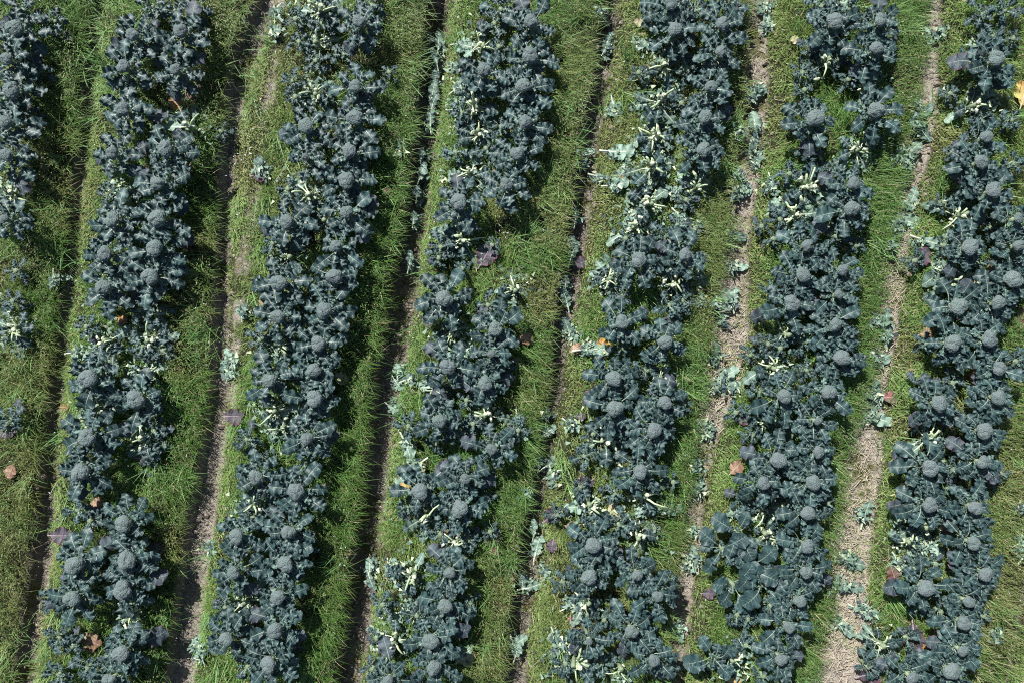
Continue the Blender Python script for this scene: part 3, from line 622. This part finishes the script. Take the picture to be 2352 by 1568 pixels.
FALLEN = [  # (u, v, colour, size, heading deg)
 (450,208,'red',1.15,60),(408,240,'orange',1.0,120),(435,395,'brown',1.0,80),(415,395,'purple',.9,10),(108,385,'red',.6,0),(60,258,'purple',1.1,200),(415,1000-360,'brown',.6,30),(283,735,'orange',.7,0),(225,1155,'brown',.9,40),(215,1467,'brown',1.35,330),(30,1080,'brown',.9,60),(145,935,'orange',.6,0),
 (145,1228,'purple',1.3,0),(362,1260,'purple',1.1,20),(330,1050,'purple',.9,0),(175,808,'pale',1.1,10),(25,990,'purple',1.0,180),(130,640,'pale',.8,280),
 (712,226,'purple',.9,200),(918,340,'pale',.9,60),(788,868,'beige',.9,320),(750,1115,'beige',.6,0),(605,695,'brown',.6,40),(720,660,'purple',.7,90),(890,440,'red',.45,0),(600,1330,'beige',.5,0),(540,955,'purple',1.2,0),(615,1110,'orange',.5,0),(690,1288,'purple',1.1,270),
 (1118,585,'purple',1.5,60),(1050,610-355,'pale',.9,0),(1072,800,'pale',1.5,240),(935,1015,'pale',1.2,300),(932,1102,'yellow',1.2,200),(952,1068,'pale',1.3,210),(965,1070,'beige',.9,30),(1020,1450,'purple',1.3,250),(1072,1505,'beige',1.2,10),(895,1300,'pale',.8,280),(1135,1230,'purple',1.1,260),(1140,1262,'red',.6,0),(1025,1225,'brown',.9,0),(940,1395,'pale',1.2,20),(960,1400,'mid',1.1,70),(900,1420,'pale',1.0,350),(1210,778,'brown',.9,0),(1190,830,'brown',.7,10),(1140,395,'brown',.5,0),(1060,1500,'pale',.9,60),
 (1060,203,'pale',1.2,30),(1060,105,'pale',.9,0),(1045,715-560,'mid',.7,0),(1190,965,'pale',1.1,280),(1000,935,'pale',.8,80),
 (1410,245,'pale',1.1,280),(1415,355,'pale',1.4,350),(1440,382,'pale',1.3,250),(1380,405,'pale',1.2,340),(1412,430,'pale',1.1,0),(1435,415,'brown',.9,0),(1455,495,'pale',1.1,60),(1560,500,'pale',1.0,310),(1450,515,'pale',1.2,280),(1600,520,'pale',.9,20),(1505,290,'pale',1.1,300),(1475,100,'pale',.9,0),(1470,55,'beige',.7,0),
 (1400,630,'mid',1.1,90),(1405,650,'pale',1.1,60),(1340,600,'purple',.9,200),(1382,795,'yellow',1.1,160),(1350,800,'pale',1.3,10),(1325,800,'brown',.8,30),(1600,690,'pale',.9,310),(1610,645,'pale',.9,340),(1335,955,'purple',.6,0),(1310,975,'pale',.9,320),(1338,1112,'purple',1.3,210),(1345,1160,'pale',1.2,170),(1530,1165,'mid',1.1,345),(1415,1178,'beige',1.3,300),(1260,1000-820,'pale',.1,0),
 (1270,1180,'purple',1.2,40),(1268,1253,'purple',.8,260),(1312,1205,'brown',.7,0),(1327,1430,'red',1.25,330),(1435,1508,'red',1.05,300),(1340,1395,'pale',1.1,60),(1275,1460,'pale',1.0,290),(1290,1480,'mid',1.0,230),(1310,1385,'pale',1.0,30),(1500,1215,'dark',.9,280),(1255,1320,'mid',1.0,300),(1545,1270-830,'pale',.7,0),
 (1822,95,'beige',.6,140),(1700,540-240,'mid',.6,0),(1690,1070,'brown',1.0,50),(1685,1178,'pale',1.3,10),(1815,765,'pale',1.0,10),(1705,958,'purple',1.0,0),(1630,1362,'purple',.8,0),(1687,1560,'yellow',.8,0),(1755,1275,'yellow',.6,0),(1770,425,'mid',1.0,280),(1945,578,'orange',.5,90),(1942,1192-620,'beige',.4,0),(1780,480,'pale',.9,80),(1975,340,'pale',1.0,320),(1840,500,'pale',1.1,20),(1790,1165,'pale',1.0,0),(2060,365,'pale',1.0,60),
 (2345,215,'yellow',1.5,80),(2250,645,'orange',1.1,60),(2275,620,'brown',1.1,90),(2130,765,'brown',.9,10),(2235,860,'orange',1.3,270),(2075,1125,'yellow',1.25,20),(2078,1118,'orange',.8,160),(2045,1312,'red',1.1,110),(2052,1318,'red',.7,30),(2148,1460,'brown',1.1,20),(2090,1460,'purple',1.6,270),(2005,1545,'purple',1.5,20),(2050,912,'red',.9,0),(2340,735,'red',1.2,260),(2340,830,'purple',1.2,20),(2285,1147,'brown',.8,0),(2115,590,'purple',1.3,30),(2155,605,'pale',1.3,260),(2190,640,'pale',1.6,190),(2165,620,'mid',1.5,230),(2210,655,'pale',1.3,250),(2230,650,'pale',1.2,340),(2240,103,'pale',1.1,10),(2080,1245,'pale',1.2,20),(2100,1270,'mid',1.2,260),(2060,1290,'mid',1.1,300),(2130,1255,'pale',1.0,330),(2170,1210,'brown',.8,0),(2135,1470,'brown',.8,60),(2145,1010,'pale',1.0,240),(2068,1210,'pale',.9,100),(2065,1170,'pale',.9,70),(2195,1370-60,'pale',.8,0),(2110,1475,'yellow',.8,60),(2350,1265,'pale',1.1,60),(2345,1240,'pale',1.0,30),(2350,1168,'mid',.7,0),(2290,1460,'pale',.5,60),(2150,1310-220,'pale',.1,0),
 # furrows
 (510,840,'mid',1.2,250),(520,855,'mid',1.1,70),(528,830,'pale',.9,100),(605,395,'mid',.8,60),(600,405,'purple',.9,0),(465,1395-400,'mid',.1,0),(470,1265,'mid',.8,90),(452,1510,'pale',1.0,80),(440,1490,'pale',1.0,50),(558,720,'mid',.7,90),
 (1005,95,'mid',1.0,80),(1000,130,'mid',.9,100),(998,170,'mid',.9,85),(992,205,'pale',1.0,70),(988,235,'mid',1.0,80),(982,270,'mid',1.1,100),(980,75,'blue',.8,150),(965,350,'pale',.8,80),(965,395,'pale',1.0,65),(955,440,'mid',.9,80),(948,500,'mid',.8,75),(937,605,'mid',.9,75),(910,855,'pale',.9,85),(905,880,'pale',.8,300),(895,940,'pale',.9,320),(940,870,'pale',1.0,20),(845,1310,'pale',.9,80),(840,1330,'mid',1.0,280),(900,1310,'pale',.8,90),(630,25,'mid',.8,80),(630,70,'mid',.8,30),(595,380,'mid',.8,50),
 (1392,22,'mid',.9,70),(1398,80,'mid',.9,80),(1395,100,'mid',.8,60),(1343,345,'pale',.8,30),(1340,370,'mid',.7,80),(1325,500,'mid',.9,80),(1318,560,'mid',1.0,85),(1312,590,'mid',1.0,80),(1305,690,'mid',1.1,100),(1302,650,'mid',.9,80),(1310,760,'mid',1.0,100),(1320,775,'mid',1.0,330),(1300,740,'blue',.8,110),(1215,1135,'mid',1.2,85),(1260,1070,'pale',1.1,40),(1272,1095,'mid',1.1,290),(1250,1000,'pale',1.0,50),(1228,1230,'pale',.9,80),(1228,1270,'pale',1.4,88),(1215,1360,'pale',1.1,10),(1188,1510,'pale',1.1,70),(1185,1490,'pale',1.0,20),(1240,1070,'mid',.9,80),(1258,960,'mid',.8,80),(1202,1350,'mid',.9,90),
 (1745,198,'pale',1.1,350),(1735,215,'mid',1.0,40),(1742,290,'pale',1.3,85),(1745,365,'pale',1.1,80),(1738,335,'pale',.9,75),(1705,400,'pale',1.1,100),(1700,440,'pale',1.2,30),(1715,430,'pale',.9,350),(1685,540,'mid',1.1,10),(1690,610,'pale',1.0,345),(1655,692,'pale',1.3,30),(1688,690,'pale',1.2,100),(1645,700,'mid',1.0,330),(1665,735,'pale',.8,80),(1650,820,'mid',1.0,80),(1670,865,'pale',1.2,20),(1655,890,'mid',1.2,30),(1690,890,'pale',1.0,0),(1630,1000,'pale',1.1,50),(1622,985,'mid',1.1,20),(1605,1075,'mid',1.0,60),(1610,1130,'pale',.9,90),(1598,1230,'pale',1.1,20),(1600,1290,'pale',.9,80),(1590,1310,'mid',.8,70),(1560,1450,'pale',1.0,300),(1765,5,'mid',.8,0),(1770,50,'pale',.9,80),
 (2115,238,'pale',1.1,80),(2112,282,'mid',1.4,300),(2115,262,'mid',1.2,20),(2085,350,'pale',1.4,60),(2092,375,'pale',1.2,240),(2098,470,'pale',1.2,60),(2080,500,'pale',1.6,355),(2075,515,'pale',1.4,20),(2060,520,'mid',1.1,60),(2120,555,'pale',1.2,335),(2055,565,'mid',1.2,88),(2015,740,'pale',1.2,350),(2040,745,'mid',1.1,90),(2047,770,'mid',1.5,88),(2020,820,'pale',1.3,330),(2025,830,'pale',1.1,200),(2000,910,'mid',1.2,70),(2015,905,'mid',1.2,120),(2005,945,'pale',1.4,60),(2015,960,'pale',1.3,330),(1990,1185,'mid',1.4,85),(1955,1290,'mid',1.5,5),(1945,1285,'pale',1.2,350),(1950,1352,'mid',1.3,10),(1985,1403,'mid',1.4,340),(2005,1410,'mid',1.2,330),(1935,1435,'pale',1.2,330),(1912,1350,'mid',.9,70),(2140,75,'mid',1.0,30),(2165,70,'mid',.8,30),(2050,300,'pale',.6,90),(1948,1410-300,'beige',.5,0),
]

ORD = ['first','second','third','fourth','fifth','sixth','seventh','eighth','ninth','tenth','eleventh','twelfth','thirteenth','fourteenth','fifteenth','sixteenth','seventeenth','eighteenth','nineteenth','twentieth']
def ordn(i):
    if i < 20: return ORD[i]
    tens = {2: 'twenty', 3: 'thirty', 4: 'forty', 5: 'fifty', 6: 'sixty', 7: 'seventy'}
    n = i + 1
    if n % 10 == 0: return {2:'twentieth',3:'thirtieth',4:'fortieth',5:'fiftieth',6:'sixtieth',7:'seventieth'}[n // 10]
    return tens[n // 10] + '-' + ORD[n % 10 - 1]
BED = ['leftmost bed', 'second bed from left', 'third bed from left', 'middle bed', 'fifth bed from left', 'second bed from right', 'rightmost bed']
FN = ['leftmost furrow', 'second furrow from left', 'third furrow from left', 'third furrow from right', 'second furrow from right', 'rightmost furrow']

def by_line(items):
    g = {}
    for it in items:
        u, v = it[0], it[1]; b = bed_of(u, v); g.setdefault((b, line_of(u, v, b)), []).append(it)
    for k in g: g[k].sort(key=lambda q: q[1])
    return g
seen = []
rng = random.Random(7)
for (b, ln), L in sorted(by_line(heads).items()):
    for i, (u, v, d) in enumerate(L):
        o = broccoli_plant(u, v, d, rng)
        look = 'large round head' if d >= 108 else 'round head' if d >= 92 else 'smaller head' if d >= 74 else 'small young head'
        tag(o, f'broccoli plant with {look}, {ordn(i)} head from top, {ln} line, {BED[b]}', 'broccoli plant', 'broccoli plants with heads')
for (b, ln), L in sorted(by_line(STUMPS).items()):
    for i, (u, v, s) in enumerate(L):
        o = stump(u, v, rng, s * .95)
        tag(o, f'cut broccoli stump with white stubs, {ordn(i)} stump from top, {ln} line, {BED[b]}', 'stump', 'harvested broccoli stumps')
# leafy plants: skip those that would sit on a head's own stem
lf = [q for q in LEAFY if min(math.hypot(q[0] - h[0], q[1] - h[1]) for h in heads) > 40 and min(math.hypot(q[0] - h[0], q[1] - h[1]) for h in STUMPS) > 26]
lf = [q for q in lf if not any(math.hypot(q[0] - a, q[1] - b) < r for a, b, r in GAPS)]
lf = [q for i, q in enumerate(lf) if i % 6 or q[3] == 'big']
lf = [(u, v, s, 0 if k == 'big' and not (1630 < u < 1770 and v > 1200) else k) for u, v, s, k in lf]
for (b, ln), L in sorted(by_line(lf).items()):
    for i, (u, v, s, k) in enumerate(L):
        o = leafy_plant(u, v, rng, s * (.72 if k == 'big' else .78), k if k == 'big' else 'outer')
        o['_'] = 0; del o['_']
        tag(o, f'headless leafy broccoli plant, {ordn(i)} headless one from top, {ln} line, {BED[b]}', 'leafy plant', 'broccoli plants without a head')
KW = {'pale': 'pale green', 'mid': 'wilting green', 'blue': 'blue-green', 'purple': 'dark purple', 'red': 'wine red', 'yellow': 'yellow', 'orange': 'orange', 'brown': 'withered brown', 'beige': 'bleached beige', 'dark': 'dark grey-green'}
fl = [q for q in FALLEN if q[3] > .2]
gf = {}
for q in fl:
    u, v = q[0], q[1]; place = None
    for i, f in enumerate(FC):
        a = np.array(f); c = np.interp(v, a[:, 0], a[:, 1]); hw = np.interp(v, a[:, 0], a[:, 2])
        if abs(u - c) < hw + 22: place = FN[i]; where = 'in'
    if place is None: place = BED[bed_of(u, v)]
    gf.setdefault((q[2], place), []).append(q)
for (key, place), L in sorted(gf.items()):
    L.sort(key=lambda q: q[1])
    for i, (u, v, k, s, dg) in enumerate(L):
        o = fallen(u, v, key, rng, s * ((.8 if 'furrow' in place else .92) if key in ('pale', 'mid', 'blue') else .85), dg, .05 if 'bed' in place else .03)
        if len(L) == 1: lb = f'{KW[key]} fallen leaf, the only one of that colour in the {place}'
        else: lb = f'{KW[key]} fallen leaf, {ordn(i)} of that colour from top in the {place}'
        tag(o, lb, 'fallen leaf', 'fallen broccoli leaves')

# ------------------------------------------------------------------ uncountable ground cover
def blades(name, x, y, L, wd, az, lean, droop, tint, z0=None, segs=3, mat='grass'):
    n = len(x)
    z, bare, _ = terrain(x, y)
    if z0 is not None: z = z + z0
    s = np.linspace(0, 1, segs + 1)
    cx, sx = np.cos(az), np.sin(az)
    V = np.zeros((n, segs + 1, 2, 3), dtype=np.float32)
    for k, sk in enumerate(s):
        h = L * np.sin(lean) * sk ** 1.3
        zz = L * (np.cos(lean) * sk - droop * sk ** 2)
        wk = wd * (1 - 0.85 * sk ** 1.6) * 0.5
        px, py = x + cx * h, y + sx * h
        V[:, k, 0] = np.stack((px - sx * wk, py + cx * wk, z + zz), 1)
        V[:, k, 1] = np.stack((px + sx * wk, py - cx * wk, z + zz), 1)
    idx = np.arange(n * (segs + 1) * 2).reshape(n, segs + 1, 2)
    f = np.stack((idx[:, :-1, 0], idx[:, :-1, 1], idx[:, 1:, 1], idx[:, 1:, 0]), -1).reshape(-1)
    me = mesh_np(name, V.reshape(-1, 3), f, 4, False)
    col = np.repeat(np.concatenate((np.clip(tint * (GAIN if mat == 'grass' else 1), 0, .8), np.ones((n, 1))), 1)[:, None, :], (segs + 1) * 2, axis=1)
    set_attr(me, 'tint', 'FLOAT_COLOR', col)
    me.materials.append(M[mat])
    return me
GAIN = 1.45
def lerp(a, b, t): return np.asarray(a)[None, :] * (1 - t[:, None]) + np.asarray(b)[None, :] * t[:, None]

OLIVE = [(160,460,90),(60,850,100),(40,1100,110),(30,1300,120),(40,1480,110),(420,800,70),(415,650,60),(450,560,50),(1230,500,80),(1170,470,60),(1330,560,50),(1390,300,60),(1310,1350,60),(2300,1350,160),(2330,1100,90),(2090,350,50),(2100,800,60),(2090,1000,50),(1300,1500,60),(1130,1500,60),(1170,1350,60),(590,220,60),(560,400,60),(110,330,70),(410,1250,60),(1240,680,60),(1350,470,50),(2150,200,60),(2170,320,50),(1840,30,40),(880,640-500,50)]
OX = [(*P(u, v), r / PXM) for u, v, r in OLIVE]
def zones(x, y):
    bed, fr = bed_frac(x, y)
    olive = 0.62 * smooth(.45, .7, fbm(x, y, 1.1, 61, 3))
    for ox, oy, r in OX: olive = np.maximum(olive, smooth(r * 1.3, r * .5, np.hypot(x - ox, y - oy)))
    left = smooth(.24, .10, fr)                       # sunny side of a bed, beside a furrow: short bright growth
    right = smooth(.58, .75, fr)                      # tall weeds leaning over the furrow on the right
    return bed, fr, olive, left, right

rs = np.random.RandomState(5)
X0, X1, Y0, Y1 = -5.3, 5.3, -3.7, 3.7
def scatter(n): return rs.uniform(X0, X1, n), rs.uniform(Y0, Y1, n)

# short broad-leaved weeds
x, y = scatter(620000)
z, bare, dry = terrain(x, y)
clump = fbm(x, y, 0.16, 71, 3)
keep = (rs.rand(len(x)) > bare * (0.98 - .35 * smooth(.5, .62, fbm(x, y, .3, 73, 3)))) & (rs.rand(len(x)) < 0.25 + 1.3 * smooth(.35, .62, clump))
x, y, clump = x[keep], y[keep], clump[keep]
bed, fr, olive, left, right = zones(x, y)
n = len(x)
top = (0.03 + 0.085 * smooth(.35, .7, clump)) * (0.55 + 0.75 * right - .15 * left)
hgt = top * rs.rand(n) ** 0.5
g = rs.rand(n)
tint = lerp((0.065, 0.140, 0.035), (0.135, 0.225, 0.060), g)
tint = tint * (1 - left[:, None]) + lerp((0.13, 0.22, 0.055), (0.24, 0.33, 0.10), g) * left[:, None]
ol = lerp((0.12, 0.145, 0.045), (0.26, 0.28, 0.10), g)
tint = tint * (1 - .8 * olive[:, None]) + ol * .8 * olive[:, None]
dead = rs.rand(n) < 0.10; tint[dead] = lerp((0.22, 0.17, 0.09), (0.40, 0.33, 0.2), g)[dead]
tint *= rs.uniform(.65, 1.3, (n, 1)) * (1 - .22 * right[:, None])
me = blades('ground_weeds', x, y, rs.uniform(.012, .028, n), rs.uniform(.004, .009, n), rs.uniform(0, 6.28, n), rs.uniform(.7, 1.65, n), np.zeros(n), tint, hgt, 1)
tag(link(bpy.data.objects.new('ground_weeds', me)), 'low mat of small green and olive weeds over the beds', 'weeds', kind='stuff')

# grass blades
x, y = scatter(430000)
z, bare, dry = terrain(x, y)
cl = fbm(x, y, 0.22, 91, 3)
bed, fr, olive, left, right = zones(x, y)
dens = (0.28 + 1.0 * smooth(.40, .62, cl)) * (1 - .45 * olive)
keep = (rs.rand(len(x)) < dens * (1 - bare) ** 2)
x, y, cl, olive, left, right = [q[keep] for q in (x, y, cl, olive, left, right)]
n = len(x); g = rs.rand(n)
L = rs.uniform(.05, .14, n) * (1 + .55 * right - .25 * left)
tint = lerp((0.065, 0.150, 0.030), (0.150, 0.270, 0.060), g)
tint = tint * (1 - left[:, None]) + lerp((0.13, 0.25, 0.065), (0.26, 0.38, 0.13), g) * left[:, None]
tint = tint * (1 - .6 * olive[:, None]) + lerp((0.16, 0.19, 0.06), (0.30, 0.30, 0.12), g) * .6 * olive[:, None]
dead = rs.rand(n) < .06; tint[dead] = lerp((0.35, 0.29, 0.15), (0.5, 0.43, 0.27), g)[dead]
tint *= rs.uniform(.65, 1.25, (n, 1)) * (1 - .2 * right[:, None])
flow = (fbm(x, y, .5, 95, 2) - .5) * 14
az = np.where(rs.rand(n) < .55, flow + rs.normal(0, .5, n), rs.uniform(0, 6.28, n))
az = np.where((right > .5) & (rs.rand(n) < .6), rs.normal(-.15, .5, n), az)
pale = (rs.rand(n) < .22 * smooth(1.0, 4.4, x) * smooth(1.5, -2.5, y)); tint[pale] = lerp((0.26, 0.26, 0.13), (0.42, 0.40, 0.22), g)[pale]
me = blades('grass', x, y, L, rs.uniform(.0028, .0055, n), az, rs.uniform(.5, 1.35, n), rs.uniform(.0, .35, n), tint, rs.uniform(0, .03, n), 3)
tag(link(bpy.data.objects.new('grass', me)), 'short green grass growing over and between the beds', 'grass', kind='stuff')

# long coarse grass in tufts
nc = 1700
cx, cy = scatter(nc); _, b_, _ = terrain(cx, cy)
bed, fr, olive, left, right = zones(cx, cy)
ok = (b_ < .15) & (rs.rand(nc) < .45 + .5 * right)
cx, cy, rt = cx[ok], cy[ok], right[ok]
per = 20; x = np.repeat(cx, per) + rs.normal(0, .045, len(cx) * per); y = np.repeat(cy, per) + rs.normal(0, .045, len(cx) * per)
rt = np.repeat(rt, per); n = len(x); g = np.repeat(rs.rand(len(cx)), per) * .6 + rs.rand(n) * .4
tint = lerp((0.060, 0.160, 0.045), (0.19, 0.31, 0.11), g) * rs.uniform(.8, 1.2, (n, 1))
az0 = np.repeat(rs.uniform(0, 6.28, len(cx)), per)
az = az0 + rs.normal(0, .8, n)
me = blades('tall_grass', x, y, rs.uniform(.12, .30, n), rs.uniform(.005, .011, n), az, rs.uniform(.45, 1.25, n), rs.uniform(.05, .4, n), tint, np.zeros(n), 5)
tag(link(bpy.data.objects.new('tall_grass', me)), 'long arching grass tufts between the crop rows', 'grass', kind='stuff')

# tiny white flowers
x, y = scatter(16000); _, b_, _ = terrain(x, y)
FLW = [(590,260,55),(560,350,50),(640,20,30),(800,1290,55),(760,1180,50),(540,560,40),(500,780,40),(800,1400,40),(960,700,40),(1330,420,40),(1340,260,40),(2060,350,40),(1990,650,50),(1990,780,40),(930,760,40),(870,1150,40),(1010,400,30),(1150,520,60),(300,950,60),(450,700,70),(1640,660,50),(2000,560,40)]
pr = 0.05 + 0 * x
for u, v, r in FLW:
    a, b = P(u, v); pr = np.maximum(pr, smooth(r / PXM, r / PXM * .3, np.hypot(x - a, y - b)))
k = rs.rand(len(x)) < pr; x, y = x[k], y[k]; n = len(x)
x = np.repeat(x, 3) + rs.normal(0, .002, 3 * n); y = np.repeat(y, 3) + rs.normal(0, .002, 3 * n); n *= 3
tint = np.full((n, 3), .72) * rs.uniform(.8, 1.1, (n, 1))
me = blades('white_flowers', x, y, rs.uniform(.006, .011, n), rs.uniform(.004, .007, n), rs.uniform(0, 6.28, n), rs.uniform(1.3, 1.6, n), np.zeros(n), tint, np.repeat(rs.uniform(.03, .08, n // 3), 3), 1, 'petal')
tag(link(bpy.data.objects.new('white_flowers', me)), 'tiny white flowers dotted over the weeds', 'flowers', kind='stuff')

# chopped straw in the two right-hand furrows
STR = [(5,750,55,420),(5,480,40,120),(5,860,45,150),(5,1150,60,300),(5,1300,60,260),(5,1420,60,420),(5,1520,70,420),(4,770,60,300),(4,860,60,320),(4,960,50,150),(4,420,40,90),(4,200,40,80),(4,1280,40,80),(5,300,35,70),(5,600,40,160),(3,1300,30,20),(1,1250,40,40),(0,1450,30,50),(5,1000,50,150),(5,1220,50,120)]
vs, ff, tt, off = [], [], [], 0
rr = random.Random(3)
for fi, v0, spr, cnt in STR:
    a = np.array(FUR[fi][0])
    for q in range(cnt):
        v = v0 + rr.gauss(0, spr); u = np.interp(v, a[:, 0], a[:, 1]) + rr.gauss(0, np.interp(v, a[:, 0], a[:, 2]) * .75)
        x_, y_ = P(u, v, -.05); L = rr.uniform(.02, .10); an = rr.uniform(0, 3.14); z_ = gz(x_, y_) + rr.uniform(.006, .018)
        dx, dy, dz = L / 2 * math.cos(an), L / 2 * math.sin(an), rr.uniform(-.008, .008)
        p, f, t_ = tube_data([(x_ - dx, y_ - dy, z_ - dz), (x_ + dx, y_ + dy, z_ + dz)], [rr.uniform(.0012, .003)] * 2, 4)
        vs += p; ff += [i + off for i in f]; tt += t_; off += len(p)
me = mesh_np('straw', np.array(vs), np.array(ff), tt, False); me.materials.append(M['straw'])
tag(link(bpy.data.objects.new('straw', me)), 'chopped pale straw scattered in the furrows', 'straw', kind='stuff')

# torn leaf scraps around the cut plants
px_, py_, pt_ = [], [], []
for u, v, s in STUMPS + [(q[0], q[1], .3) for q in fl if q[2] in ('pale', 'mid')]:
    x_, y_ = P(u, v, .08); m = int(150 * s); r_ = rs.rayleigh(.10 * s, m); a_ = rs.uniform(0, 6.28, m)
    px_.append(x_ + r_ * np.cos(a_)); py_.append(y_ + r_ * np.sin(a_))
x = np.concatenate(px_); y = np.concatenate(py_); n = len(x); g = rs.rand(n)
tint = lerp((0.12, 0.20, 0.16), (0.32, 0.44, 0.34), g)
wh = rs.rand(n) < .16; tint[wh] = (0.55, 0.62, 0.42)
pu = rs.rand(n) < .2; tint[pu] = (0.07, 0.11, 0.12)
me = blades('leaf_scraps', x, y, rs.uniform(.015, .055, n), rs.uniform(.012, .035, n), rs.uniform(0, 6.28, n), rs.uniform(1.0, 1.75, n), rs.uniform(-.15, .25, n), tint, rs.uniform(.02, .10, n), 3, 'bits')
tag(link(bpy.data.objects.new('leaf_scraps', me)), 'torn scraps of broccoli leaf around the cut stumps', 'leaf scraps', kind='stuff')

# clods and crumbs of soil in the furrows
vs, ff, off = [], [], 0
IV2, IF2 = ico(1)
cnt = 5500
for q in range(cnt):
    fi = rr.choice((1, 2, 2, 3, 3, 4, 5, 0)); a = np.array(FUR[fi][0]); v = rr.uniform(-30, 1600)
    u = np.interp(v, a[:, 0], a[:, 1]) + rr.gauss(.4, .8) * np.interp(v, a[:, 0], a[:, 2])
    x_, y_ = P(u, v, -.05); s_ = abs(rr.gauss(0, .009)) + .003 + (.012 if rr.random() < .03 else 0)
    zz = gz(x_, y_) + s_ * .2
    jit = np.random.RandomState(q).uniform(.7, 1.25, (len(IV2), 1))
    vs.append(IV2 * jit * np.array([s_ * rr.uniform(.8, 1.5), s_, s_ * .65]) + np.array([x_, y_, zz]))
    ff.append(IF2.ravel() + off); off += len(IV2)
me = mesh_np('soil_clods', np.concatenate(vs), np.concatenate(ff), 3, False); me.materials.append(M['clod'] if 'clod' in M else plain('clod', (0.15, 0.12, 0.10), (0.26, 0.22, 0.18), 30))
tag(link(bpy.data.objects.new('soil_clods', me)), 'small brown clods lying in the furrows', 'soil clods', kind='stuff')
